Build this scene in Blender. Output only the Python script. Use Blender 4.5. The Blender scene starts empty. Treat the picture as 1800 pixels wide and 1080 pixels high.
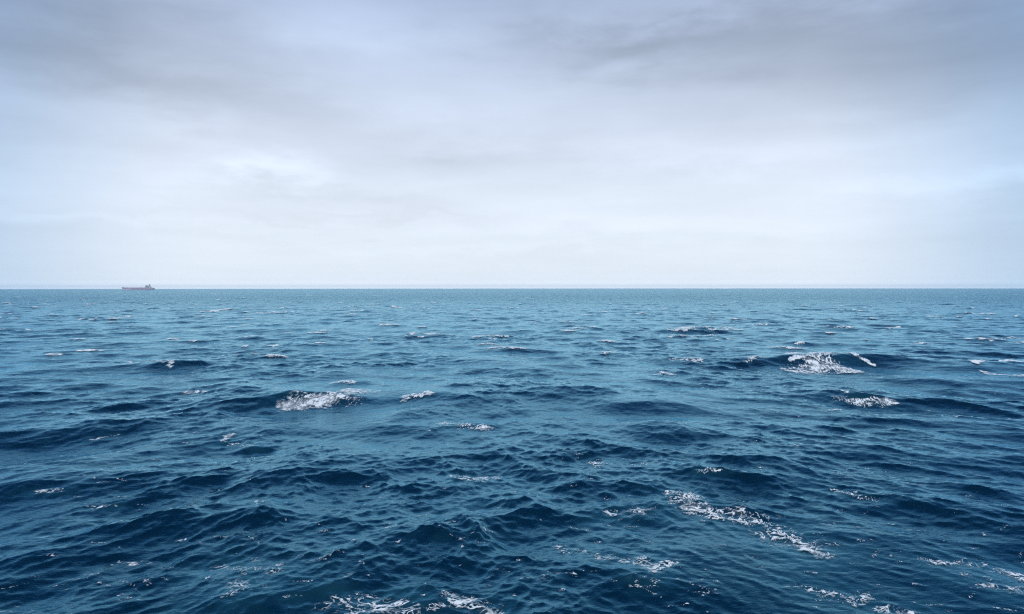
import bpy, bmesh, math, random
import numpy as np

scn = bpy.context.scene
COL = scn.collection
RAD = math.radians
rng = np.random.default_rng(11)
random.seed(4)

# ------------------------------------------------------------------ camera
CAM_H = 12.0                    # eye height above the mean sea level, metres
EARTH = 6371000.0               # the sea sheet follows the curve of the earth
LENS = 28.0
FPX = LENS / 36.0 * 1800.0      # focal length in pixels of the photograph
PITCH = 0.02515
cam_d = bpy.data.cameras.new("camera")
cam_d.lens = LENS
cam_d.sensor_width = 36.0
cam_d.clip_start = 0.1
cam_d.clip_end = 80000.0
cam = bpy.data.objects.new("camera", cam_d)
COL.objects.link(cam)
cam.location = (0, 0, CAM_H)
cam.rotation_mode = 'XYZ'
cam.rotation_euler = (math.pi / 2 - PITCH, 0.0007, 0)
scn.camera = cam

# ------------------------------------------------------------------ view
scn.view_settings.view_transform = 'Standard'
scn.view_settings.look = 'None'
scn.view_settings.gamma = 1.0
scn.view_settings.use_curve_mapping = False
scn.view_settings.exposure = 0.5
scn.cycles.max_bounces = 6
scn.cycles.transparent_max_bounces = 16
scn.cycles.volume_bounces = 1
scn.cycles.filter_width = 1.1
scn.cycles.use_denoising = False
scn.cycles.sample_clamp_indirect = 3.0
scn.cycles.sample_clamp_direct = 3.0


# ------------------------------------------------------------------ node helper
class NT:
    def __init__(self, tree):
        self.t = tree
        self.n = tree.nodes
        self.l = tree.links

    def new(self, typ, **kw):
        n = self.n.new(typ)
        for k, v in kw.items():
            setattr(n, k, v)
        return n

    def put(self, sock, v):
        if isinstance(v, bpy.types.NodeSocket):
            self.l.new(v, sock)
        elif v is not None:
            sock.default_value = v

    def math(self, op, a, b=None, c=None, clamp=False):
        n = self.new("ShaderNodeMath", operation=op, use_clamp=clamp)
        self.put(n.inputs[0], a)
        if b is not None:
            self.put(n.inputs[1], b)
        if c is not None:
            self.put(n.inputs[2], c)
        return n.outputs[0]

    def vmath(self, op, a, b=None):
        n = self.new("ShaderNodeVectorMath", operation=op)
        self.put(n.inputs[0], a)
        if b is not None:
            self.put(n.inputs[3 if op == 'SCALE' else 1], b)
        return n.outputs[0]

    def mix(self, fac, a, b, blend='MIX'):
        n = self.new("ShaderNodeMix", data_type='RGBA', blend_type=blend)
        self.put(n.inputs[0], fac)
        self.put(n.inputs[6], a)
        self.put(n.inputs[7], b)
        return n.outputs[2]

    def ramp(self, fac, stops, interp='LINEAR'):
        n = self.new("ShaderNodeValToRGB")
        cr = n.color_ramp
        cr.interpolation = interp
        while len(cr.elements) < len(stops):
            cr.elements.new(0.5)
        for e, (p, c) in zip(cr.elements, stops):
            e.position = p
            e.color = c
        self.put(n.inputs[0], fac)
        return n.outputs[0]

    def maprange(self, v, a, b, c=0.0, d=1.0, smooth=False):
        n = self.new("ShaderNodeMapRange")
        n.interpolation_type = 'SMOOTHSTEP' if smooth else 'LINEAR'
        self.put(n.inputs[0], v)
        for i, q in enumerate((a, b, c, d)):
            n.inputs[1 + i].default_value = q
        return n.outputs[0]

    def noise(self, vec, scale, detail=4, rough=0.5, dist=0.0, dim='3D'):
        n = self.new("ShaderNodeTexNoise", noise_dimensions=dim)
        self.put(n.inputs['Vector'], vec)
        n.inputs['Scale'].default_value = scale
        n.inputs['Detail'].default_value = detail
        n.inputs['Roughness'].default_value = rough
        n.inputs['Distortion'].default_value = dist
        return n.outputs[0]


def lin(c):
    return tuple(((v / 255.0) / 12.92 if v / 255.0 <= 0.04045 else ((v / 255.0 + 0.055) / 1.055) ** 2.4) for v in c)


# ------------------------------------------------------------------ sky
SUN_EL, SUN_AZ = RAD(64), RAD(200)     # azimuth clockwise from +Y (the view direction)
world = bpy.data.worlds.new("World")
scn.world = world
world.use_nodes = True
W = NT(world.node_tree)
W.n.clear()
w_out = W.new("ShaderNodeOutputWorld")
w_bg = W.new("ShaderNodeBackground")
w_bg.inputs['Strength'].default_value = 0.0715
W.l.new(w_bg.outputs[0], w_out.inputs[0])
tc = W.new("ShaderNodeTexCoord")
dirv = W.vmath('NORMALIZE', tc.outputs['Generated'])
sep = W.new("ShaderNodeSeparateXYZ")
W.l.new(dirv, sep.inputs[0])
dx, dy, dz = sep.outputs
DEG = 180.0 / math.pi
# a slow warp makes every edge in the cloud sheet ragged
zs = W.math('ADD', W.math('MAXIMUM', dz, 0.0), 0.09)
comb = W.new("ShaderNodeCombineXYZ")
W.put(comb.inputs[0], W.math('DIVIDE', dx, zs))
W.put(comb.inputs[1], W.math('DIVIDE', dy, zs))
W.put(comb.inputs[2], dz)
plane = comb.outputs[0]
n_big = W.noise(plane, 0.55, 4, 0.5, 0.15)
n_mid = W.noise(plane, 1.5, 4, 0.5, 0.1)
n_dir = W.noise(W.vmath('MULTIPLY', dirv, (1.0, 1.0, 2.6)), 3.4, 6, 0.55, 0.2)
n_dir2 = W.noise(W.vmath('MULTIPLY', dirv, (1.0, 1.0, 3.2)), 8.0, 6, 0.58, 0.2)
az = W.math('MULTIPLY', W.math('ARCTAN2', dx, dy), DEG)
el = W.math('MULTIPLY', W.math('ARCSINE', dz), DEG)
azw = W.math('ADD', az, W.math('MULTIPLY', W.math('SUBTRACT', n_dir, 0.5), 26.0))
elw = W.math('ADD', el, W.math('MULTIPLY', W.math('SUBTRACT', n_dir2, 0.5), 6.0))


def blob(px, py, rx, ry, tilt=0.0):
    """soft elliptical cloud mass around the direction of a point of the sky"""
    a0 = math.degrees(math.atan((px - 900) / FPX))
    e0 = math.degrees(math.atan((507 - py) / FPX * math.cos(math.radians(a0))))
    sx, sy = rx / FPX * DEG, ry / FPX * DEG
    u = W.math('SUBTRACT', azw, a0)
    v = W.math('SUBTRACT', elw, e0)
    if tilt:
        v = W.math('SUBTRACT', v, W.math('MULTIPLY', u, tilt))
    u = W.math('DIVIDE', u, sx)
    v = W.math('DIVIDE', v, sy)
    q = W.math('ADD', W.math('MULTIPLY', u, u), W.math('MULTIPLY', v, v))
    return W.math('EXPONENT', W.math('MULTIPLY', q, -1.0))


# the overcast: pale at the horizon, blue grey higher up
t_el = W.math('DIVIDE', el, 90.0, clamp=True)
SKY = [(0.0, (232, 243, 255)), (5.0, (231, 241, 255)), (8.0, (226, 237, 253)),
       (11.5, (214, 226, 245)), (15.5, (196, 211, 235)), (20.0, (173, 190, 220)), (27.0, (112, 132, 173)),
       (40.0, (70, 92, 135)), (90.0, (62, 85, 128))]
base = W.ramp(t_el, [(e / 90.0, tuple(v * 10 for v in lin(c)) + (1,)) for e, c in SKY], 'LINEAR')
# brightness of the sheet, as one factor
tone = W.math('ADD', 1.0, W.math('MULTIPLY', W.math('SUBTRACT', n_big, 0.5), 0.22))
tone = W.math('ADD', tone, W.math('MULTIPLY', W.math('SUBTRACT', n_mid, 0.5), 0.15))
tone = W.math('ADD', tone, W.math('MULTIPLY', W.math('SUBTRACT', n_dir2, 0.5), 0.15))
n_lay = W.noise(W.vmath('MULTIPLY', dirv, (1.6, 1.6, 15.0)), 1.5, 5, 0.5, 0.1)
# strength of the pattern fades toward the pale horizon
amp = W.maprange(el, 0.0, 9.0, 0.16, 1.0)
tone = W.math('ADD', 1.0, W.math('MULTIPLY', W.math('SUBTRACT', tone, 1.0), amp))
tone = W.math('ADD', tone, W.math('MULTIPLY', W.math('SUBTRACT', n_lay, 0.5), W.maprange(el, 0.3, 3.0, 0.0, 0.22)))
for (px, py, rx, ry, tl, s) in [
        (1300, 80, 340, 60, -0.02, -0.21), (1660, 110, 280, 90, 0.0, -0.21), (1040, 95, 160, 45, 0.1, -0.20), (1500, 40, 200, 40, 0.0, -0.04),
        (300, 150, 280, 42, -0.10, -0.15), (120, 60, 300, 90, 0.0, -0.22), (430, 70, 160, 50, 0.0, -0.06),
        (700, 40, 190, 60, 0.0, 0.14), (860, 160, 230, 70, 0.0, 0.08), (1170, 20, 100, 22, 0.2, 0.05),
        (425, 290, 85, 22, -0.06, 0.17), (260, 225, 210, 24, -0.08, 0.04), (1230, 270, 150, 28, 0.0, 0.08),
        (1700, 320, 170, 20, 0.06, 0.12), (1640, 240, 160, 40, 0.0, 0.05), (850, 290, 240, 28, 0.0, -0.10),
        (480, 345, 230, 16, -0.03, -0.07), (620, 382, 330, 11, -0.02, -0.06), (1050, 395, 170, 18, 0.0, 0.05),
        (120, 375, 220, 14, -0.05, 0.06), (850, 440, 260, 10, 0.0, 0.04), (1450, 395, 260, 30, 0.0, 0.03)]:
    tone = W.math('ADD', tone, W.math('MULTIPLY', blob(px, py, rx, ry, tl), s))
tone = W.math('MAXIMUM', tone, 0.2)
rim = W.ramp(W.math('DIVIDE', el, 3.0, clamp=True), [(p, (v, v, v, 1)) for p, v in ((0.0, 0.66), (0.033, 0.60), (0.067, 0.50), (0.17, 0.43), (0.34, 0.41), (1.0, 0.40))])
tone = W.math('MULTIPLY', tone, W.math('MULTIPLY', rim, 2.5))   # brightened low over the sea to offset dimming in the haze box
cloud = W.vmath('SCALE', base, tone)
# lens vignette put into the sky colour: darker and bluer to both sides
side = W.maprange(W.math('ABSOLUTE', W.math('ADD', az, 1.0)), 20.0, 38.0, 0.0, 1.0, True)
cloud = W.mix(side, cloud, W.vmath('MULTIPLY', cloud, (0.60, 0.74, 0.87)))
nish = W.new("ShaderNodeTexSky", sky_type='NISHITA')
nish.sun_disc = False
nish.sun_elevation = SUN_EL
nish.sun_rotation = SUN_AZ
nish.altitude = 10.0
nish.air_density = 1.0
nish.dust_density = 2.0
skycol = W.mix(0.94, nish.outputs[0], cloud)
W.l.new(skycol, w_bg.inputs['Color'])

# ------------------------------------------------------------------ sun (behind cloud: very soft)
sun_d = bpy.data.lights.new("sun", 'SUN')
sun_d.energy = 1.5
sun_d.angle = RAD(40)
sun_d.color = (0.94, 0.97, 1.0)
sun = bpy.data.objects.new("sun", sun_d)
COL.objects.link(sun)
sun.location = (0, 0, 200)
sun.rotation_euler = (math.pi / 2 - SUN_EL, 0, math.pi - SUN_AZ)


# ------------------------------------------------------------------ placement helpers
def drop(r2):
    return r2 / (2 * EARTH)


def sea_at(px, py):
    """the point of the mean sea surface that the photograph shows at (px, py)"""
    u, v = (px - 900) / FPX, (540 - py) / FPX
    d = np.array([u, math.cos(PITCH) + v * math.sin(PITCH), v * math.cos(PITCH) - math.sin(PITCH)])
    h2 = d[0] ** 2 + d[1] ** 2
    a, b, c = h2 / (2 * EARTH), d[2], CAM_H
    disc = b * b - 4 * a * c
    if disc <= 0:
        t = -b / (2 * a)
    else:
        t = (-b - math.sqrt(disc)) / (2 * a)
    return d[0] * t, d[1] * t


def smooth(e0, e1, v):
    t = np.clip((v - e0) / (e1 - e0), 0, 1)
    return t * t * (3 - 2 * t)


# ------------------------------------------------------------------ noise for foam and gusts
def hash2(i, j, s):
    h = (i.astype(np.int64) * 374761393 + j.astype(np.int64) * 668265263 + s * 974634541) & 0xFFFFFFFF
    h = ((h ^ (h >> 13)) * 1274126177) & 0xFFFFFFFF
    h = ((h ^ (h >> 16)) * 2246822519) & 0xFFFFFFFF
    return ((h ^ (h >> 15)) & 0xFFFFFF) / float(0xFFFFFF)


def vnoise(x, y, s=0):
    i, j = np.floor(x).astype(np.int64), np.floor(y).astype(np.int64)
    u, v = x - i, y - j
    u, v = u * u * (3 - 2 * u), v * v * (3 - 2 * v)
    a, b = hash2(i, j, s), hash2(i + 1, j, s)
    c, d = hash2(i, j + 1, s), hash2(i + 1, j + 1, s)
    return (a * (1 - u) + b * u) * (1 - v) + (c * (1 - u) + d * u) * v


def fbm(x, y, s=0, o=4):
    t, a, n = 0.0, 0.5, 0.0
    for k in range(o):
        t = t + a * vnoise(x * 2 ** k + 17.3 * k, y * 2 ** k + 5.1 * k, s + k)
        n += a
        a *= 0.5
    return t / n


def web(x, y, s):
    """distance between the two nearest cells: zero on the threads of a lace"""
    i, j = np.floor(x).astype(np.int64), np.floor(y).astype(np.int64)
    f1 = np.full(x.shape, 9.0)
    f2 = np.full(x.shape, 9.0)
    for a in (-1, 0, 1):
        for b in (-1, 0, 1):
            ci, cj = i + a, j + b
            qx = ci + hash2(ci, cj, s)
            qy = cj + hash2(ci, cj, s + 77)
            d = np.hypot(x - qx, y - qy)
            f2 = np.minimum(f2, np.maximum(f1, d))
            f1 = np.minimum(f1, d)
    return f2 - f1


def lace(x, y, s, size):
    """broken threads and flecks of foam: thin webs at two sizes, torn apart by noise"""
    wx = (fbm(x / size * 1.1, y / size * 1.1, s + 3, 5) - 0.5) * 2.4
    wy = (fbm(x / size * 1.1 + 40, y / size * 1.1 + 9, s + 5, 5) - 0.5) * 2.4
    a = web(x / size * 0.8 + wx, y / size * 0.7 + wy, s)
    b = web(x / size * 1.9 + wx * 1.6, y / size * 1.5 + wy * 1.6, s + 11)
    t1 = 1 - smooth(0.0, 0.12, a)
    t2 = 1 - smooth(0.0, 0.18, b)
    brk = smooth(0.36, 0.62, fbm(x / size * 1.6, y / size * 1.6, s + 21, 4))
    fine = smooth(0.3, 0.7, fbm(x / size * 6.0, y / size * 5.0, s + 31, 3))
    return np.clip(np.maximum(t1, 0.85 * t2) * (0.40 + 0.75 * brk) * (0.65 + 0.5 * fine), 0, 1.2)


# ------------------------------------------------------------------ waves
ALPHA = 0.0081
LAM_P = 14.5
KP = 2 * math.pi / LAM_P


def cascade(L, n, lam_min, lam_max, theta, spread, gain, seed, nout=None):
    """height and the two horizontal displacements of a periodic patch of wind sea"""
    g = np.random.default_rng(seed)
    kx = np.fft.fftfreq(n, L / n) * 2 * math.pi
    KX, KY = np.meshgrid(kx, kx, indexing='ij')
    K = np.hypot(KX, KY)
    K[0, 0] = 1.0
    ang = np.arctan2(KY, KX) - theta
    D = np.clip(np.cos(ang * 0.5), 0, 1) ** (2 * spread)
    aa = np.linspace(-math.pi, math.pi, 721)
    D = D / (float(np.sum(np.cos(aa * 0.5) ** (2 * spread)) * (aa[1] - aa[0])))
    F = ALPHA / 2 * K ** -4 * np.exp(-1.25 * (KP / K) ** 2) * D
    F = F + 0.45 * ALPHA / 2 * K ** -4 * np.exp(-1.25 * (0.45 * KP / K) ** 2 - (K / (0.8 * KP)) ** 4) * D     # an older, longer swell
    kmin, kmax = 2 * math.pi / lam_max, 2 * math.pi / lam_min
    e = 1 / (1 + (kmin / K) ** 16) / (1 + (K / kmax) ** 10)
    F = F * e
    F[0, 0] = 0
    dk = 2 * math.pi / L
    A = np.sqrt(F * dk * dk) * gain
    ph = g.normal(size=(n, n)) + 1j * g.normal(size=(n, n))
    H = A * ph / math.sqrt(2) * math.sqrt(2)
    if nout and nout > n:
        H2 = np.zeros((nout, nout), complex)
        idx = np.fft.fftfreq(n, 1.0 / n).astype(int)
        H2[np.ix_(idx, idx)] = H
        kx = np.fft.fftfreq(nout, L / nout) * 2 * math.pi
        KX, KY = np.meshgrid(kx, kx, indexing='ij')
        K = np.hypot(KX, KY)
        K[0, 0] = 1.0
        H, n = H2, nout
    h = np.fft.ifft2(H).real * n * n
    ddx = np.fft.ifft2(1j * KX / K * H).real * n * n
    ddy = np.fft.ifft2(1j * KY / K * H).real * n * n
    return dict(L=L, n=n, f=np.stack([h, ddx, ddy], -1).astype(np.float32))


def sample(c, x, y):
    n, s = c['n'], c['n'] / c['L']
    u, v = x * s, y * s
    iu, iv = np.floor(u).astype(np.int64), np.floor(v).astype(np.int64)
    fu, fv = (u - iu)[:, None].astype(np.float32), (v - iv)[:, None].astype(np.float32)
    i0, j0 = iu % n, iv % n
    i1, j1 = (i0 + 1) % n, (j0 + 1) % n
    f = c['f']
    return (f[i0, j0] * (1 - fu) + f[i1, j0] * fu) * (1 - fv) + (f[i0, j1] * (1 - fu) + f[i1, j1] * fu) * fv


TH_L = math.atan2(-0.66, 0.75)      # the sea on the left runs toward the viewer and to the right
TH_R = math.atan2(-0.66, -0.75)     # the sea on the right runs toward the viewer and to the left
GA, GB, GC = 1.5, 1.12, 1.7
A_L = cascade(610.0, 1024, 7.0, 400.0, TH_L, 4.5, GA, 1, 2048)
A_R = cascade(547.0, 1024, 7.0, 400.0, TH_R, 4.5, GA, 2, 2048)
B_L = cascade(83.0, 1024, 1.05, 7.0, TH_L, 6, GB, 3)
B_R = cascade(76.0, 1024, 1.05, 7.0, TH_R, 6, GB, 4)
C_L = cascade(14.3, 512, 0.16, 1.05, TH_L, 8, GC, 5)
C_R = cascade(12.7, 512, 0.16, 1.05, TH_R, 8, GC, 6)
CHOP = 1.45

# single waves that stand out: (px, py of crest middle), crest length m, wave width m, height m, crest direction deg, bend
RIDGES = [
    (1428, 622, 30, 5.5, 1.7, 2, -0.006), (1490, 692, 12, 3.6, 0.75, -4, -0.02), (430, 678, 8, 3.0, 0.50, 0, -0.02),
    (565, 690, 12, 3.8, 1.0, 6, -0.01), (700, 737, 13, 4.0, 0.85, 8, -0.02), (1290, 832, 11, 3.6, 0.75, -14, -0.02),
    (1130, 742, 6, 2.6, 0.50, -4, -0.03), (130, 752, 14, 3.4, 0.65, 10, -0.01), (130, 842, 13, 3.4, 0.65, 8, -0.01),
    (500, 826, 17, 3.8, 0.60, 16, -0.01), (330, 912, 11, 3.2, 0.60, 24, -0.01), (530, 905, 8, 3.0, 0.5, 20, -0.01),
    (930, 890, 7, 3.0, 0.50, 8, -0.02), (1640, 735, 16, 3.8, 0.65, -14, -0.01), (1690, 878, 16, 3.4, 0.65, -26, 0.0),
    (1090, 708, 7, 3.0, 0.45, -2, -0.02), (1560, 800, 14, 3.4, 0.6, -18, -0.01), (1760, 640, 22, 5.0, 0.9, -4, -0.01),
    (1230, 577, 22, 6.0, 0.9, 2, -0.01), (720, 694, 9, 3.4, 0.55, 6, -0.01), (950, 770, 12, 3.4, 0.55, 20, -0.01),
    (650, 980, 10, 2.6, 0.4, 30, 0.0), (1030, 985, 7, 2.6, 0.4, -10, 0.0), (760, 800, 12, 3.2, 0.45, 12, 0.0),
    (250, 640, 20, 4.5, 0.6, 4, 0.0), (870, 612, 12, 4.0, 0.6, 0, 0.0), (755, 588, 18, 5, 0.7, 0, 0.0),
]


def ridge_field(x, y):
    h = np.zeros_like(x)
    px_ = np.zeros_like(x)
    py_ = np.zeros_like(x)
    for (cx, cy, ln, wd, ht, deg, bend) in RIDGES:
        hh0 = (0.50 + 0.35 * float(smooth(60, 110, np.array(math.hypot(*sea_at(cx, cy)))))) * ht
        X, Y = (c * (1 - hh0 / CAM_H) for c in sea_at(cx, cy))
        r = max(ln, wd * 4) * 1.6
        m = np.nonzero((np.abs(x - X) < r) & (np.abs(y - Y) < r))[0]
        if len(m) == 0:
            continue
        a = RAD(deg) * 2.2          # foreshortening makes a crest look flatter than it lies
        ex, ey = math.cos(a), math.sin(a)
        s = (x[m] - X) * ex + (y[m] - Y) * ey
        t = -(x[m] - X) * ey + (y[m] - Y) * ex      # + is away from the viewer
        t = t - bend * s * s - 0.35 * np.sin(s * 6.0 / ln + X)
        along = np.exp(-(s / (0.5 * ln)) ** 2)
        back = np.where(t > 0, 1.5 * wd, wd * 0.8)
        q = t / back
        prof = np.exp(-q * q) - 0.35 * np.exp(-((t + 1.7 * wd) / (1.1 * wd)) ** 2)
        hh = hh0 * along * prof
        h[m] += hh
        push = -0.35 * ht * along * (2 * q) * np.exp(-q * q)
        # sharpen: draw points toward the crest line and lean it to the viewer
        push = push - 0.25 * hh
        px_[m] += -ey * push
        py_[m] += ex * push
    return h, px_, py_


def sea(x, y):
    """displaced point of the sea surface for rest positions x, y"""
    x = np.asarray(x, float)
    y = np.asarray(y, float)
    r = np.hypot(x, y)
    side = smooth(-0.55, 0.55, x / (np.abs(y) + 12.0))
    wl, wr = np.sqrt(1 - side)[:, None], np.sqrt(side)[:, None]
    d = sample(A_L, x, y) * wl + sample(A_R, x + 31, y + 7) * wr
    fb = (1 - 0.6 * smooth(300, 1300, r))[:, None]
    gust = (0.45 + 1.1 * smooth(0.30, 0.68, fbm(x / 16.0 + 3, y / 26.0 + 8, 77, 3)))[:, None]      # patches of stronger and weaker wind
    d = d + (sample(B_L, x, y) * wl + sample(B_R, x, y) * wr) * fb * gust
    near = np.nonzero(r < 230)[0]
    if len(near):
        fc = (1 - smooth(90, 230, r[near]))[:, None]
        d[near] += (sample(C_L, x[near], y[near]) * wl[near] + sample(C_R, x[near], y[near]) * wr[near]) * fc * (0.4 + 0.6 * gust[near])
    far = (1 - smooth(4000, 9000, r))[:, None]
    d = d * far
    h, qx, qy = ridge_field(x, y)
    return np.stack([x + CHOP * d[:, 1] + qx, y + CHOP * d[:, 2] + qy, d[:, 0] + h - drop(r * r)], -1)


# ------------------------------------------------------------------ object helpers
def tag(o, label=None, cat=None, group=None, kind=None):
    if label: o['label'] = label
    if cat: o['category'] = cat
    if group: o['group'] = group
    if kind: o['kind'] = kind
    return o


def mesh_from(name, verts, quads, mat, smooth_=True, attrs=None, parent=None):
    me = bpy.data.meshes.new(name)
    nv, nf = len(verts), len(quads)
    me.vertices.add(nv)
    me.vertices.foreach_set("co", np.asarray(verts, np.float32).ravel())
    me.loops.add(nf * 4)
    me.loops.foreach_set("vertex_index", np.asarray(quads, np.int32).ravel())
    me.polygons.add(nf)
    me.polygons.foreach_set("loop_start", np.arange(nf, dtype=np.int32) * 4)
    me.polygons.foreach_set("use_smooth", np.full(nf, smooth_))
    for k, v in (attrs or {}).items():
        a = me.attributes.new(k, 'FLOAT', 'POINT')
        a.data.foreach_set("value", np.asarray(v, np.float32))
    me.update(calc_edges=True)
    if mat: me.materials.append(mat)
    o = bpy.data.objects.new(name, me)
    COL.objects.link(o)
    o.parent = parent
    return o


# ------------------------------------------------------------------ materials
def material(name):
    m = bpy.data.materials.new(name)
    m.use_nodes = True
    m.node_tree.nodes.clear()
    g = NT(m.node_tree)
    out = g.new("ShaderNodeOutputMaterial")
    return m, g, out


def water_material():
    m, g, out = material("sea_water")
    geo = g.new("ShaderNodeNewGeometry")
    pos = geo.outputs['Position']
    st = g.vmath('MULTIPLY', pos, (1.0, 1.0, 1.0))
    n1 = g.noise(g.vmath('MULTIPLY', pos, (0.8, 1.5, 1.0)), 1.6, 5, 0.5, 0.4)
    n2 = g.noise(st, 9.0, 3, 0.5, 0.3)
    b1 = g.new("ShaderNodeBump")
    b1.inputs['Strength'].default_value = 1.0
    b1.inputs['Distance'].default_value = 0.028
    g.put(b1.inputs['Height'], n1)
    b2 = g.new("ShaderNodeBump")
    b2.inputs['Strength'].default_value = 1.0
    b2.inputs['Distance'].default_value = 0.009
    g.put(b2.inputs['Height'], n2)
    g.l.new(b1.outputs[0], b2.inputs['Normal'])
    chop = g.new("ShaderNodeAttribute", attribute_name="chop")       # waves finer than the sheet's own mesh
    n3 = g.noise(g.vmath('MULTIPLY', pos, (0.55, 1.0, 1.0)), 0.55, 4, 0.55, 0.3)
    b3 = g.new("ShaderNodeBump")
    b3.inputs['Strength'].default_value = 1.0
    b3.inputs['Distance'].default_value = 0.75
    g.put(b3.inputs['Height'], g.math('MULTIPLY', n3, chop.outputs['Fac']))
    g.l.new(b3.outputs[0], b1.inputs['Normal'])
    fr = g.new("ShaderNodeFresnel")
    fr.inputs['IOR'].default_value = 1.62
    g.l.new(b2.outputs[0], fr.inputs['Normal'])
    up = g.mix(g.noise(pos, 0.02, 4, 0.55), (0.0002, 0.011, 0.025, 1), (0.0004, 0.018, 0.036, 1))
    veil = g.new("ShaderNodeAttribute", attribute_name="veil")
    up = g.mix(g.math('MULTIPLY', veil.outputs['Fac'], 0.55, clamp=True), up, (0.03, 0.16, 0.21, 1))
    dif = g.new("ShaderNodeBsdfDiffuse")
    g.put(dif.inputs['Color'], up)
    glo = g.new("ShaderNodeBsdfGlossy")
    g.put(glo.inputs['Color'], g.ramp(fr.outputs[0], [(0.055, (0.06, 0.41, 0.66, 1)), (0.15, (0.13, 0.55, 0.84, 1)), (0.34, (0.34, 0.77, 1.0, 1)), (0.75, (0.52, 0.87, 1.0, 1))]))   # tinted at normal incidence, near white at grazing
    glo.inputs['Roughness'].default_value = 0.05
    g.l.new(b2.outputs[0], glo.inputs['Normal'])
    mx = g.new("ShaderNodeMixShader")
    g.l.new(fr.outputs[0], mx.inputs[0])
    g.l.new(dif.outputs[0], mx.inputs[1])
    g.l.new(glo.outputs[0], mx.inputs[2])
    g.l.new(mx.outputs[0], out.inputs[0])
    return m


def foam_material():
    m, g, out = material("sea_foam")
    at = g.new("ShaderNodeAttribute", attribute_name="cover")
    geo = g.new("ShaderNodeNewGeometry")
    n = g.noise(geo.outputs['Position'], 9.0, 5, 0.6)
    a = g.math('ADD', at.outputs['Fac'], g.math('MULTIPLY', g.math('SUBTRACT', n, 0.5), 0.12))
    a = g.ramp(a, [(0.09, (0, 0, 0, 1)), (0.16, (0.05,) * 3 + (1,)), (0.36, (0.34,) * 3 + (1,)), (0.66, (0.82,) * 3 + (1,)), (0.95, (1, 1, 1, 1))])
    b = g.new("ShaderNodeBump")
    b.inputs['Distance'].default_value = 0.012
    g.put(b.inputs['Height'], n)
    dif = g.new("ShaderNodeBsdfDiffuse")
    dif.inputs['Color'].default_value = (0.90, 0.96, 0.98, 1)
    g.l.new(b.outputs[0], dif.inputs['Normal'])
    tr = g.new("ShaderNodeBsdfTransparent")
    mx = g.new("ShaderNodeMixShader")
    g.put(mx.inputs[0], a)
    g.l.new(tr.outputs[0], mx.inputs[1])
    g.l.new(dif.outputs[0], mx.inputs[2])
    g.l.new(mx.outputs[0], out.inputs[0])
    return m


def paint(name, col, rough=0.55, dirt=0.25, scale=0.15):
    m, g, out = material(name)
    p = g.new("ShaderNodeBsdfPrincipled")
    geo = g.new("ShaderNodeNewGeometry")
    n = g.noise(g.vmath('MULTIPLY', geo.outputs['Position'], (1, 1, 0.25)), scale, 5, 0.6)
    c2 = tuple(v * (1 - dirt) for v in col)
    g.put(p.inputs['Base Color'], g.mix(g.maprange(n, 0.35, 0.7), col + (1,), c2 + (1,)))
    p.inputs['Roughness'].default_value = rough
    g.l.new(p.outputs[0], out.inputs[0])
    return m


M_WATER = water_material()
M_FOAM = foam_material()

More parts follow.
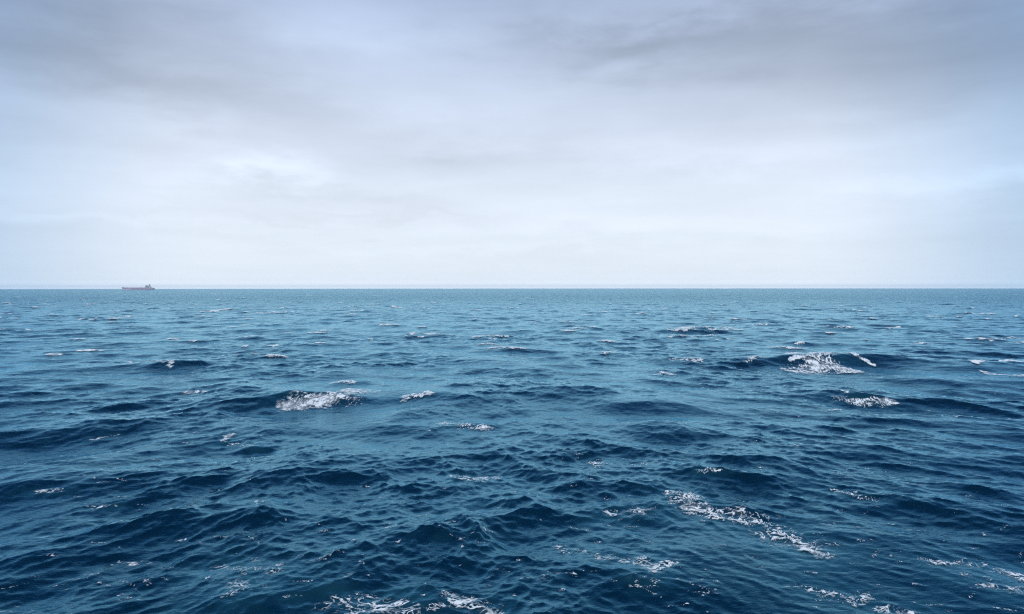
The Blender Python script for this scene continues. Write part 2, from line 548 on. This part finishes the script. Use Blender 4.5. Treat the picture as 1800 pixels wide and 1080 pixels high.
# ------------------------------------------------------------------ foam fields
# each: label, polyline in photograph pixels, half width (m), lace size (m), amount 0..1, solid 0..1
FOAM = [
    ("long diagonal streak of white lacy foam in the right foreground", "foam streak",
     [(1185, 866), (1230, 892), (1290, 912), (1350, 930), (1400, 955), (1440, 978)], 1.35, 0.55, 1.0, 0.42),
    ("thick lacy patch of white foam under the broad breaking wave on the right", "foam patch",
     [(1408, 656), (1434, 647), (1452, 636), (1470, 646), (1496, 653)], 3.0, 0.8, 1.0, 0.46),
    ("thin white crest line curling along the top of the broad wave on the right", "whitecap",
     [(1392, 629), (1420, 626), (1450, 625), (1480, 626), (1505, 629), (1535, 634)], 0.8, 1.0, 1.0, 1.0),
    ("short white cap at the left end of the broad breaking wave on the right", "whitecap",
     [(1312, 637), (1328, 631), (1344, 628)], 0.7, 0.8, 1.0, 0.9),
    ("bright white breaker standing alone right of centre not far below the horizon", "whitecap",
     [(1202, 581), (1222, 577), (1243, 579)], 2.4, 1.5, 1.0, 0.85),
    ("faint foam trail just below the lone breaker right of centre", "foam patch",
     [(1235, 591), (1268, 592)], 1.4, 1.2, 0.8, 0.4),
    ("wide torn patch of white foam on the wave left of centre", "foam patch",
     [(510, 714), (550, 708), (595, 698), (625, 686)], 3.4, 0.8, 1.0, 0.40),
    ("small foam lines on the crest above the wide torn patch left of centre", "whitecap",
     [(585, 674), (605, 670), (620, 673)], 1.1, 0.7, 0.85, 0.5),
    ("compact white breaker between the torn patch and the picture centre", "whitecap",
     [(702, 699), (730, 696), (762, 692)], 1.5, 0.7, 1.0, 0.85),
    ("flat foam patch trailing right of the dark crest at the middle left of the sea", "foam patch",
     [(768, 742), (800, 746), (855, 754)], 1.9, 0.6, 0.9, 0.45),
    ("small broken foam patch left of centre with an upright white fleck above it", "foam patch",
     [(395, 783), (420, 783), (445, 784)], 1.1, 0.5, 0.85, 0.4),
    ("upright white fleck on the steep little wave above a broken foam patch", "whitecap",
     [(392, 776), (402, 768), (408, 763)], 0.45, 0.4, 0.9, 0.6),
    ("curved lace of foam near the picture centre on dark water", "foam patch",
     [(800, 838), (835, 843), (875, 840)], 0.95, 0.5, 0.8, 0.28),
    ("two small white tips on the peaked wavelets right of the centre lace", "foam patch",
     [(1035, 815), (1056, 812), (1050, 824)], 0.55, 0.4, 0.75, 0.35),
    ("loose foam lines on the front of the dark wave at the right", "foam patch",
     [(1480, 702), (1515, 708), (1560, 706)], 1.7, 0.7, 0.8, 0.3),
    ("short white crest on the dark wave at the right above loose foam lines", "whitecap",
     [(1458, 687), (1474, 689), (1486, 692)], 0.5, 0.5, 1.0, 0.9),
    ("thin foam thread below the dark wave at the right", "foam streak",
     [(1442, 724), (1465, 722), (1482, 720)], 0.45, 0.5, 0.8, 0.4),
    ("pale foam smear beyond the centre right, level with the broad breaking wave", "foam patch",
     [(1188, 633), (1225, 634)], 2.2, 1.0, 0.75, 0.3),
    ("small white cap right of the centre of the sea", "whitecap",
     [(1150, 660), (1166, 657), (1184, 660)], 0.9, 0.7, 0.9, 0.7),
    ("white breaking crest cut by the right edge of the picture", "whitecap",
     [(1765, 638), (1785, 640), (1815, 643)], 1.5, 0.8, 1.0, 0.8),
    ("flat foam patch under the breaking crest at the right edge", "foam patch",
     [(1735, 656), (1770, 661), (1815, 663)], 1.6, 0.8, 0.95, 0.4),
    ("short white cap just left of the right edge crest", "whitecap",
     [(1713, 639), (1728, 636)], 0.9, 0.7, 1.0, 0.8),
    ("pale scattered foam well above the right edge crest", "foam patch",
     [(1728, 596), (1765, 596), (1800, 595)], 2.2, 1.2, 0.8, 0.3),
    ("long thin white breaker in the distance left of centre below the ship", "whitecap",
     [(355, 549), (382, 546), (410, 544)], 3.2, 2.0, 1.0, 0.85),
    ("small bright breaker in the distance straight left of centre", "whitecap",
     [(690, 538), (702, 542)], 3.0, 2.0, 1.0, 0.85),
    ("low white cap in the distance at the far right", "whitecap",
     [(1714, 553), (1735, 554), (1748, 553)], 1.8, 1.5, 1.0, 0.7),
    ("tiny bright breaker in the distance right of centre, small and alone", "whitecap",
     [(1564, 579), (1576, 576)], 1.5, 1.0, 1.0, 0.85),
    ("thin whitecap on the low wave left of centre in the middle distance", "whitecap",
     [(742, 587), (765, 585)], 1.4, 1.0, 0.9, 0.7),
    ("small whitecap near the picture centre in the middle distance", "whitecap",
     [(858, 614), (870, 611), (882, 610)], 1.1, 0.9, 0.95, 0.75),
    ("broken line of foam on the low wave at the left", "foam streak",
     [(225, 638), (262, 636), (300, 643)], 1.1, 0.8, 0.8, 0.4),
    ("short foam crest at the left beside the small dark wave", "whitecap",
     [(325, 692), (340, 691), (358, 690)], 0.8, 0.6, 0.85, 0.45),
    ("thin foam thread rising to the right near the left edge", "foam streak",
     [(155, 775), (180, 771), (203, 766)], 0.5, 0.5, 0.75, 0.35),
    ("sparse web of foam threads in the left foreground", "foam patch",
     [(395, 1000), (440, 1005), (495, 1000), (400, 1045)], 1.2, 0.5, 0.55, 0.10),
    ("bright foam web at the bottom edge left of centre", "foam patch",
     [(585, 1045), (620, 1068), (690, 1066), (720, 1070)], 0.95, 0.5, 0.80, 0.22),
    ("foam web at the bottom edge near the picture centre", "foam patch",
     [(770, 1068), (810, 1062), (850, 1075), (880, 1085)], 0.8, 0.45, 0.80, 0.22),
    ("knot of white foam in the foreground right of centre", "foam patch",
     [(1090, 985), (1135, 985), (1155, 995), (1145, 1015)], 0.75, 0.45, 0.80, 0.22),
    ("dotted line of foam leading from the centre foreground to the knot", "foam streak",
     [(970, 956), (1000, 970), (1050, 976), (1090, 985)], 0.5, 0.4, 0.65, 0.12),
    ("scattered foam flecks left of the long diagonal streak", "foam patch",
     [(1085, 905), (1120, 905), (1165, 895)], 1.1, 0.5, 0.62, 0.14),
    ("bright curved foam streak in the lower right corner", "foam streak",
     [(1640, 988), (1690, 990), (1740, 1003), (1810, 1015)], 0.9, 0.5, 0.80, 0.24),
    ("fine loose foam below the bright streak in the lower right corner", "foam patch",
     [(1700, 1015), (1760, 1030), (1810, 1045)], 0.9, 0.5, 0.55, 0.08),
    ("foam streak at the bottom edge running out of the picture at the right", "foam streak",
     [(1430, 1040), (1490, 1050), (1540, 1066), (1600, 1085)], 0.75, 0.45, 0.80, 0.25),
    ("thin pair of foam threads on the back of the wave at the right", "foam streak",
     [(1460, 862), (1500, 871), (1550, 884)], 0.4, 0.4, 0.72, 0.25),
    ("foam fringe on the crest of the rounded dark wave right of centre", "foam patch",
     [(1225, 832), (1245, 826), (1265, 830)], 0.5, 0.4, 0.7, 0.2),
    ("small sparkling fleck of foam in the left foreground", "foam patch",
     [(172, 893), (196, 890)], 0.35, 0.3, 0.9, 0.4),
    ("faint foam dots on the wave shoulder at the lower left of centre", "foam patch",
     [(435, 882), (475, 882)], 0.7, 0.4, 0.6, 0.12),
    ("line of fine foam on the dark hollow near the left edge", "foam streak",
     [(55, 864), (85, 866), (115, 862)], 0.5, 0.4, 0.65, 0.18),
]


def seg_dist(x, y, pts):
    best = np.full(x.shape, 1e9)
    tt = np.zeros(x.shape)
    n = len(pts) - 1
    for k in range(n):
        (ax, ay), (bx, by) = pts[k], pts[k + 1]
        vx, vy = bx - ax, by - ay
        L2 = vx * vx + vy * vy + 1e-9
        t = np.clip(((x - ax) * vx + (y - ay) * vy) / L2, 0, 1)
        d = np.hypot(x - ax - t * vx, y - ay - t * vy)
        m = d < best
        best = np.where(m, d, best)
        tt = np.where(m, (k + t) / n, tt)
    return best, tt


def foam_patch(pts, hw, size, amount, solid, seed, cap=60000, asp=None, boost=0.0):
    """vertices, quads and cover of one patch that lies on the displaced sea"""
    P = np.array(pts)
    dmean = float(np.hypot(P[:, 0], P[:, 1]).mean())
    asp = asp or 1.0 + 1.1 * float(smooth(55, 150, dmean))          # foam runs down the face of a wave, away from the crest line
    ext = np.array([hw, hw * asp]) * 1.5
    lo, hi = P.min(0) - ext, P.max(0) + ext
    cx = dmean / 798.0 / 1.5
    cy = min(max(dmean ** 2 / (CAM_H * 798) / 3.0, cx), 4 * cx)
    nx, ny = int((hi[0] - lo[0]) / cx) + 2, int((hi[1] - lo[1]) / cy) + 2
    f = math.sqrt(max(1.0, nx * ny / cap))
    nx, ny = max(3, int(nx / f)), max(3, int(ny / f))
    gx, gy = np.meshgrid(np.linspace(lo[0], hi[0], nx), np.linspace(lo[1], hi[1], ny), indexing='ij')
    x, y = gx.ravel(), gy.ravel()
    wob = (fbm(x / hw * 0.9, y / hw / asp * 0.9, seed, 4) - 0.5) * 1.5 * hw
    d, t = seg_dist(x, y / asp, [(p[0], p[1] / asp) for p in pts])
    ends = smooth(0, 0.12, t) * smooth(0, 0.12, 1 - t) * 0.5 + 0.5
    mask = np.clip(1.15 - (d + wob) / hw / ends, 0, 1)
    mask *= smooth(0, 0.3, 1.5 - d / hw)
    l = lace(x, y, seed, size)
    core = smooth(0.35, 0.95, mask) * smooth(0.30, 0.58, fbm(x / size * 1.5, y / size * 1.5, seed + 50, 5)) * (0.35 + 0.85 * l) * (0.55 + 0.45 * float(smooth(50, 110, np.array(dmean))))
    cov = l * mask ** 0.7 * amount + solid * core - 0.28 * (1 - mask) - 0.30 * (1 - amount)
    cov = cov + (0.05 + 0.15 * float(smooth(50, 90, np.array(dmean)))) * amount * smooth(0.25, 1.0, mask) * smooth(0.38, 0.7, fbm(x / size * 0.9, y / size * 0.9, seed + 70, 4))
    near = 1 - float(smooth(48, 85, np.array(dmean)))
    cov = cov + (boost + 0.09 - 0.06 * near) * smooth(0.10, 0.7, mask) * (0.3 + 1.2 * fbm(x / size * 0.7, y / size * 0.7, seed + 90, 4))
    cov = np.clip(cov, 0, 1)
    idx = np.arange(nx * ny).reshape(nx, ny)
    q = np.stack([idx[:-1, :-1], idx[1:, :-1], idx[1:, 1:], idx[:-1, 1:]], -1).reshape(-1, 4)
    q = q[cov[q].max(1) > 0.06]
    if len(q) == 0:
        return None
    used, inv = np.unique(q.ravel(), return_inverse=True)
    q = inv.reshape(-1, 4)
    x, y, c = x[used], y[used], cov[used]
    v = sea(x, y)
    lift = 0.018 + (0.00045 if dmean < 150 else 0.00022) * dmean
    v[:, 2] += lift + 0.22 * float(smooth(120, 420, np.array(dmean))) * smooth(0.1, 0.7, c) + 0.10 * solid * c * (0.3 + fbm(x * 3, y * 3, seed + 9, 3)) * min(1.0, hw)
    return v, q, c


def on_wave(px, py):
    """rest position of the bit of raised sea that shows at this point of the photograph"""
    P0 = np.array(sea_at(px, py))
    u = P0.copy()
    for _ in range(8):
        q = sea(u[:1], u[1:])[0]
        z = q[2] + drop(float(u @ u))
        u = 0.5 * u + 0.5 * (P0 * (1 - z / CAM_H) - (q[:2] - u))
    return float(u[0]), float(u[1])


foam_world = []
for k, (label, cat, pxs, hw, size, amount, solid) in enumerate(FOAM):
    if math.hypot(*sea_at(*pxs[0])) < 62:
        hw, amount, solid = hw * 1.2, min(1.0, amount + 0.12), solid + 0.14
    size = max(size * 1.7, 0.014 * math.hypot(*sea_at(*pxs[0])))
    FOAM[k] = (label, cat, pxs, hw, size, amount, solid)
    pts = [on_wave(*p) for p in pxs]
    foam_world.append((pts, hw))

# ------------------------------------------------------------------ the sea sheet
HALF = RAD(41.0)
NA = 1000
a_in = np.linspace(-HALF, HALF, NA)
a_out = np.linspace(HALF, 2 * math.pi - HALF, 72)[1:-1]
angs = np.concatenate([a_in, a_out])
r1 = np.geomspace(14.0, 2600.0, 1130)
r0 = np.concatenate([[0.004], np.linspace(1.0, 14.0, 14)[:-1]])
r2 = np.geomspace(2600.0, 13000.0, 46)[1:]
rad = np.concatenate([r0, r1, r2])
RR, AA = np.meshgrid(rad, angs, indexing='ij')
gx, gy = (RR * np.sin(AA)).ravel(), (RR * np.cos(AA)).ravel()
co = sea(gx, gy)
# keep the inner disc and the unseen back calm enough for its coarse mesh
nr, na = len(rad), len(angs)
idx = np.arange(nr * na).reshape(nr, na)
j2 = np.roll(np.arange(na), -1)
quads = np.stack([idx[:-1, :], idx[:-1, :][:, j2], idx[1:, :][:, j2], idx[1:, :]], -1).reshape(-1, 4)
# aerated water round the foam
veil = np.zeros(len(gx))
for k, (pts, hw) in enumerate(foam_world):
    P = np.array(pts)
    e = hw * 3.0
    m = np.nonzero((gx > P[:, 0].min() - e) & (gx < P[:, 0].max() + e) & (gy > P[:, 1].min() - e) & (gy < P[:, 1].max() + e))[0]
    if len(m) == 0:
        continue
    d, t = seg_dist(gx[m], gy[m], pts)
    w = (fbm(gx[m] / hw, gy[m] / hw, 300 + k, 3) - 0.5) * 2.0
    veil[m] = np.maximum(veil[m], np.clip(1 - d / (1.9 * hw) + w * 0.7, 0, 1) * 0.40 * smooth(3.0, 1.6, d / hw))
nearv = np.nonzero((RR.ravel() < 400))[0]
s1 = fbm(gx[nearv] / 9.0, gy[nearv] / 14.0, 900, 4)
s2 = fbm(gx[nearv] / 0.8, gy[nearv] / 1.6, 910, 3)
veil[nearv] = np.maximum(veil[nearv], smooth(0.56, 0.75, s1) * smooth(0.42, 0.75, s2) * 0.16)
water = mesh_from("sea", co, quads, M_WATER, True, {"veil": veil, "chop": 0.22 * smooth(50, 150, np.hypot(gx, gy)) + 0.78 * smooth(220, 1000, np.hypot(gx, gy))})
tag(water, "dark blue choppy open sea reaching to the horizon", None, None, 'structure')

# ------------------------------------------------------------------ foam objects
for k, (label, cat, pxs, hw, size, amount, solid) in enumerate(FOAM):
    r = foam_patch(foam_world[k][0], hw, size, amount, solid, 1000 + k * 13)
    if r is None:
        continue
    o = mesh_from(cat.replace(' ', '_'), r[0], r[1], M_FOAM, True, {"cover": r[2]})
    tag(o, label, cat, {"whitecap": "whitecaps breaking on the sea", "foam patch": "patches of foam lying on the sea",
                        "foam streak": "streaks of foam drawn over the sea"}[cat])


def many(name, label, items, boost=0.0):
    V, Q, C, off = [], [], [], 0
    for i, (pts, hw, size, amount, solid) in enumerate(items):
        r = foam_patch(pts, hw, size, amount, solid, 5000 + i * 7, 700 if boost else 900, 1.6 if boost else 1.0, boost)
        if r is None:
            continue
        V.append(r[0]); Q.append(r[1] + off); C.append(r[2])
        off += len(r[0])
    o = mesh_from(name, np.vstack(V), np.vstack(Q), M_FOAM, True, {"cover": np.concatenate(C)})
    tag(o, label, None, None, 'stuff')


items = []
NC = 16000                               # distant whitecaps sit on the highest crests up to the horizon
cpx, cpy = rng.uniform(-150, 1950, NC), 509.2 + 120 * rng.random(NC) ** 1.9
cand = np.array([sea_at(a, b) for a, b in zip(cpx, cpy)])
cz = sea(cand[:, 0], cand[:, 1])[:, 2] + drop((cand ** 2).sum(1))
cz = np.where(cz > 0.75, -1, cz)
for k in np.argsort(-cz)[:620]:
    cand[k, 1] -= random.uniform(0.5, 1.3)
    X, Y = cand[k]
    d = math.hypot(X, Y)
    ln = (0.6 + 3.4 * random.random() ** 2) * (1 + min(d, 3000) / 800)
    ang = random.uniform(-0.3, 0.3)
    items.append(([(X - ln / 2, Y - ln * ang / 2), (X + ln / 2, Y + ln * ang / 2)],
                  random.uniform(0.35, 0.8) * (1 + min(d, 3000) / 800), 1.0 + d / 500, random.uniform(0.8, 1.0), random.uniform(0.4, 1.0)))
many("distant_whitecaps", "tiny whitecaps dotted over the far sea", items, 0.22)
items = []
for _ in range(190):                    # loose clusters of flecks on the nearer water
    px = random.uniform(-100, 1900)
    py = 600 + 490 * random.random() ** 0.75
    X, Y = sea_at(px, py)
    rad_c = random.uniform(0.6, 3.0)
    base_a = random.gauss(0.0, 0.35)
    for _k in range(random.randint(1, 6)):
        ux, uy = X + random.gauss(0, rad_c), Y + random.gauss(0, rad_c * 0.5)
        ln = 0.08 + random.random() ** 2.5 * 0.9
        ang = base_a + random.gauss(0, 0.5)
        items.append(([(ux - ln / 2, uy - ln * ang / 2), (ux + ln / 2, uy + ln * ang / 2)],
                      random.uniform(0.06, 0.25), 0.25, random.uniform(0.55, 0.9), random.uniform(0.0, 0.35)))
many("foam_flecks", "fine flecks of foam scattered over the nearer waves", items)

# ------------------------------------------------------------------ the ship
M_HULL = paint("hull_red_hazed", (0.78, 0.52, 0.61), 0.6)  # red paled toward pink in the paint itself, standing in for distance haze
M_BOOT = paint("hull_lower", (0.60, 0.40, 0.47), 0.7)
M_DECK = paint("deck_red", (0.45, 0.24, 0.28), 0.8)
M_WHITE = paint("ship_white", (0.72, 0.72, 0.70), 0.5, 0.12)
M_FUN = paint("funnel_dark", (0.38, 0.39, 0.45), 0.5)
M_STEEL = paint("mast_grey", (0.25, 0.26, 0.28), 0.5)
M_GLASS = paint("bridge_glass", (0.10, 0.12, 0.15), 0.1)
M_BOAT = paint("lifeboat_orange", (0.75, 0.20, 0.03), 0.5)


def part(name, bm, mat, parent, bevel=0.0):
    if bevel:
        bmesh.ops.bevel(bm, geom=bm.edges[:], offset=bevel, segments=1, affect='EDGES')
    bm.normal_update()
    me = bpy.data.meshes.new(name)
    bm.to_mesh(me)
    bm.free()
    me.materials.append(mat)
    o = bpy.data.objects.new(name, me)
    COL.objects.link(o)
    o.parent = parent
    return o


def box(bm, x0, x1, y0, y1, z0, z1, taper=0.0):
    vs = []
    for z, t in ((z0, 0.0), (z1, taper)):
        for x, y in ((x0 + t, y0 + t), (x1 - t, y0 + t), (x1 - t, y1 - t), (x0 + t, y1 - t)):
            vs.append(bm.verts.new((x, y, z)))
    for f in ((3, 2, 1, 0), (4, 5, 6, 7), (0, 1, 5, 4), (1, 2, 6, 5), (2, 3, 7, 6), (3, 0, 4, 7)):
        bm.faces.new([vs[i] for i in f])


def bar(bm, a, b, r):
    a, b = np.array(a, float), np.array(b, float)
    d = b - a
    d /= np.linalg.norm(d)
    u = np.cross(d, (0, 1, 0.3)); u /= np.linalg.norm(u)
    w = np.cross(d, u)
    ring = []
    for p in (a, b):
        ring.append([bm.verts.new(p + r * (math.cos(t) * u + math.sin(t) * w)) for t in np.arange(6) * math.pi / 3])
    for i in range(6):
        bm.faces.new((ring[0][i], ring[0][(i + 1) % 6], ring[1][(i + 1) % 6], ring[1][i]))
    bm.faces.new(ring[0][::-1]); bm.faces.new(ring[1])


ship = bpy.data.objects.new("cargo_ship", None)
COL.objects.link(ship)
SY = 5100.0
SX = (242.5 - 900) / FPX * SY
ship.location = (SX, SY, -drop(SX * SX + SY * SY))
tag(ship, "long red cargo ship with white bridge aft on the horizon at the left", "ship")
# the bow points to -x (left); length 208 m, beam 30 m
LN, BM = 208.0, 15.0
stations = np.linspace(0, 1, 27)


def half_beam(s, z):
    """half breadth at station s (0 bow, 1 stern) and height fraction z (0 waterline .. 1 deck)"""
    f = 1 - (1 - min(1, s / (0.20 - 0.07 * z))) ** 2.2
    a = 1 - 0.30 * max(0, (s - 0.88) / 0.12) ** 2
    return max(0.15, BM * f * a)


def deck_z(s):
    return 9.3 + 3.6 * max(0, 1 - s / 0.10) ** 0.5


def hull_strip(levels):
    bm = bmesh.new()
    rows = []
    for s in stations:
        ring = []
        for side in (-1, 1):
            lv = levels if side < 0 else levels[::-1]
            for z in lv:
                zz = z * deck_z(s)
                rake = -7.0 * z * max(0, 1 - s / 0.1) + (3.0 * z * max(0, (s - 0.93) / 0.07))
                ring.append(bm.verts.new((-LN / 2 + 7 + s * (LN - 10) + rake, side * half_beam(s, z), zz)))
        rows.append(ring)
    n = len(rows[0])
    for a, b in zip(rows[:-1], rows[1:]):
        for i in range(n):
            bm.faces.new((a[i], b[i], b[(i + 1) % n], a[(i + 1) % n]))
    bm.faces.new(rows[0]); bm.faces.new(rows[-1][::-1])
    bmesh.ops.recalc_face_normals(bm, faces=bm.faces[:])
    return bm


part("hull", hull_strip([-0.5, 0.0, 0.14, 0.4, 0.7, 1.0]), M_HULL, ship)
bm = bmesh.new()                                             # darker band at the waterline, proud of the plating
for side in (-1, 1):
    prev = None
    for s in stations:
        x = -LN / 2 + 7 + s * (LN - 10)
        y = side * (half_beam(s, 0.05) + 0.12)
        cur = (bm.verts.new((x, y, -1.5)), bm.verts.new((x, y, 1.1)))
        if prev:
            bm.faces.new((prev[0], cur[0], cur[1], prev[1]) if side < 0 else (prev[1], cur[1], cur[0], prev[0]))
        prev = cur
part("waterline_band", bm, M_BOOT, ship)
x_bow = -LN / 2
# cargo hatches with their coamings
for i in range(7):
    x0 = x_bow + 24 + i * 18.6
    bm = bmesh.new(); box(bm, x0, x0 + 15.4, -11, 11, 9.25, 11.6)
    co_ = part("hatch_coaming", bm, M_DECK, ship)
    bm = bmesh.new(); box(bm, x0 - 0.3, x0 + 15.7, -11.3, 11.3, 11.6, 12.9, 0.25)
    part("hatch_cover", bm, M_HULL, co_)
bm = bmesh.new(); box(bm, x_bow + 2, x_bow + 14, -4.5, 4.5, 12.2, 13.2, 0.3)
part("forecastle_deck", bm, M_DECK, ship)
bm = bmesh.new()
bar(bm, (x_bow + 11, 0, 12), (x_bow + 11, 0, 19), 0.35); bar(bm, (x_bow + 11, -2, 17), (x_bow + 11, 2, 17), 0.2)
part("foremast", bm, M_STEEL, ship)
for sx in (5.5, 8.0):
    bm = bmesh.new(); box(bm, x_bow + sx, x_bow + sx + 1.6, -2.5, 2.5, 13.1, 14.2)
    part("windlass", bm, M_STEEL, ship)
# accommodation block, aft
xa = x_bow + 0.755 * LN
bm = bmesh.new()
for i in range(5):
    box(bm, xa + 0.25 * i, xa + 13 - 0.2 * i, -13 + 0.3 * i, 13 - 0.3 * i, 9.25 + 2.8 * i, 9.25 + 2.8 * i + 2.75)
acc = part("accommodation", bm, M_WHITE, ship)
for i in range(4):
    for j in range(6):
        bm = bmesh.new(); box(bm, xa + 1.6 + 1.7 * j, xa + 2.6 + 1.7 * j, -13.06 + 0.3 * i, -12.9 + 0.3 * i, 10.4 + 2.8 * i, 11.3 + 2.8 * i)
        part("porthole", bm, M_GLASS, acc)
bm = bmesh.new(); box(bm, xa + 1.2, xa + 9.0, -15.5, 15.5, 23.25, 26.0)
bridge = part("bridge", bm, M_WHITE, ship)
bm = bmesh.new(); box(bm, xa + 1.1, xa + 8.4, -15.6, 15.6, 24.4, 25.4)
part("bridge_window", bm, M_GLASS, bridge)
bm = bmesh.new()
bar(bm, (xa + 5, 0, 26), (xa + 5, 0, 31.5), 0.4); bar(bm, (xa + 5, -3, 29), (xa + 5, 3, 29), 0.2); bar(bm, (xa + 3.5, 0, 30.3), (xa + 6.5, 0, 30.3), 0.25)
part("radar_mast", bm, M_WHITE, ship)
# engine casing and funnel behind it
xf = x_bow + 0.845 * LN
bm = bmesh.new(); box(bm, xf - 2, xf + 11, -7, 7, 9.25, 17.5)
part("engine_casing", bm, M_WHITE, ship)
bm = bmesh.new(); box(bm, xf, xf + 7.5, -3.5, 3.5, 17.5, 26.5, 0.5)
fun = part("funnel", bm, M_WHITE, ship)
bm = bmesh.new(); box(bm, xf + 0.4, xf + 7.1, -3.1, 3.1, 26.5, 33.0, 0.6)
part("funnel_top", bm, M_FUN, fun)
for k in (2.0, 4.5):
    bm = bmesh.new(); bar(bm, (xf + k, 0, 32.9), (xf + k, 0, 34.3), 0.5)
    part("exhaust_pipe", bm, M_FUN, fun)
bm = bmesh.new(); box(bm, xf + 13, xf + 20, -1.6, 1.6, 14.0, 16.4, 0.7)
part("lifeboat", bm, M_BOAT, ship)
bm = bmesh.new()
for y in (-1.4, 1.4):
    bar(bm, (xf + 12.5, y, 9.3), (xf + 20.5, y, 14.2), 0.25); bar(bm, (xf + 19.5, y, 9.3), (xf + 20.0, y, 14), 0.25)
part("lifeboat_ramp", bm, M_STEEL, ship)
for y in (-9, 9):
    bm = bmesh.new()
    bar(bm, (xa + 17, y, 9.3), (xa + 17, y, 16.5), 0.5); bar(bm, (xa + 17, y, 16.3), (xa + 24, y, 18.5), 0.3)
    part("stores_crane", bm, M_STEEL, ship)
bm = bmesh.new()                                             # guard rail round the after deck
for y in (-14.0, 14.0):
    for z in (9.9, 10.5):
        bar(bm, (xa - 4, y, z), (x_bow + 0.97 * LN, y * 0.8, z), 0.06)
    for q in np.linspace(0, 1, 12):
        bar(bm, (xa - 4 + q * (x_bow + 0.97 * LN - xa + 4), y * (1 - 0.2 * q), 9.2), (xa - 4 + q * (x_bow + 0.97 * LN - xa + 4), y * (1 - 0.2 * q), 10.6), 0.06)
part("guard_rail", bm, M_WHITE, ship)
# white water along the bow
n = 60
xs = np.linspace(0, 1, n)
V, Q = [], []
for i, q in enumerate(xs):
    X = SX - LN / 2 + 4 + q * 62
    yb = SY - half_beam(max(0.0, (q * 62 - 3) / LN), 0.1) - 0.3
    hgt = 1.9 * (1 - q) ** 0.6 * (0.6 + 0.5 * float(vnoise(np.array([q * 14.0]), np.array([0.5]), 4)[0]))
    z0 = -drop(SX * SX + SY * SY)
    for (oy, oz) in ((0, 0.2 + hgt), (-1.8, 0.2 + hgt * 0.75), (-5.5, 0.25)):
        V.append((X, yb + oy, z0 + oz))
for i in range(n - 1):
    for j in range(2):
        a = i * 3 + j
        Q.append((a, a + 1, a + 4, a + 3))
bw = mesh_from("bow_wave", V, Q, M_FOAM, True, {"cover": np.full(len(V), 0.75)})
tag(bw, "low white bow wave along the waterline of the red ship", "bow wave")

# ------------------------------------------------------------------ haze
m, g, out = material("haze_air")
pv = g.new("ShaderNodeVolumePrincipled")
pv.inputs['Color'].default_value = (0.85, 0.94, 1.0, 1)
pv.inputs['Density'].default_value = 7e-5
pv.inputs['Anisotropy'].default_value = 0.0
g.l.new(pv.outputs[0], out.inputs['Volume'])
bm = bmesh.new()
box(bm, -13200, 13200, -13200, 13200, -15.5, 36.0)
bm.normal_update()
bmesh.ops.recalc_face_normals(bm, faces=bm.faces[:])
me = bpy.data.meshes.new("haze")
bm.to_mesh(me); bm.free()
me.materials.append(m)
hz = bpy.data.objects.new("haze", me)
COL.objects.link(hz)
tag(hz, "thin pale sea haze lying over the water", None, None, 'stuff')
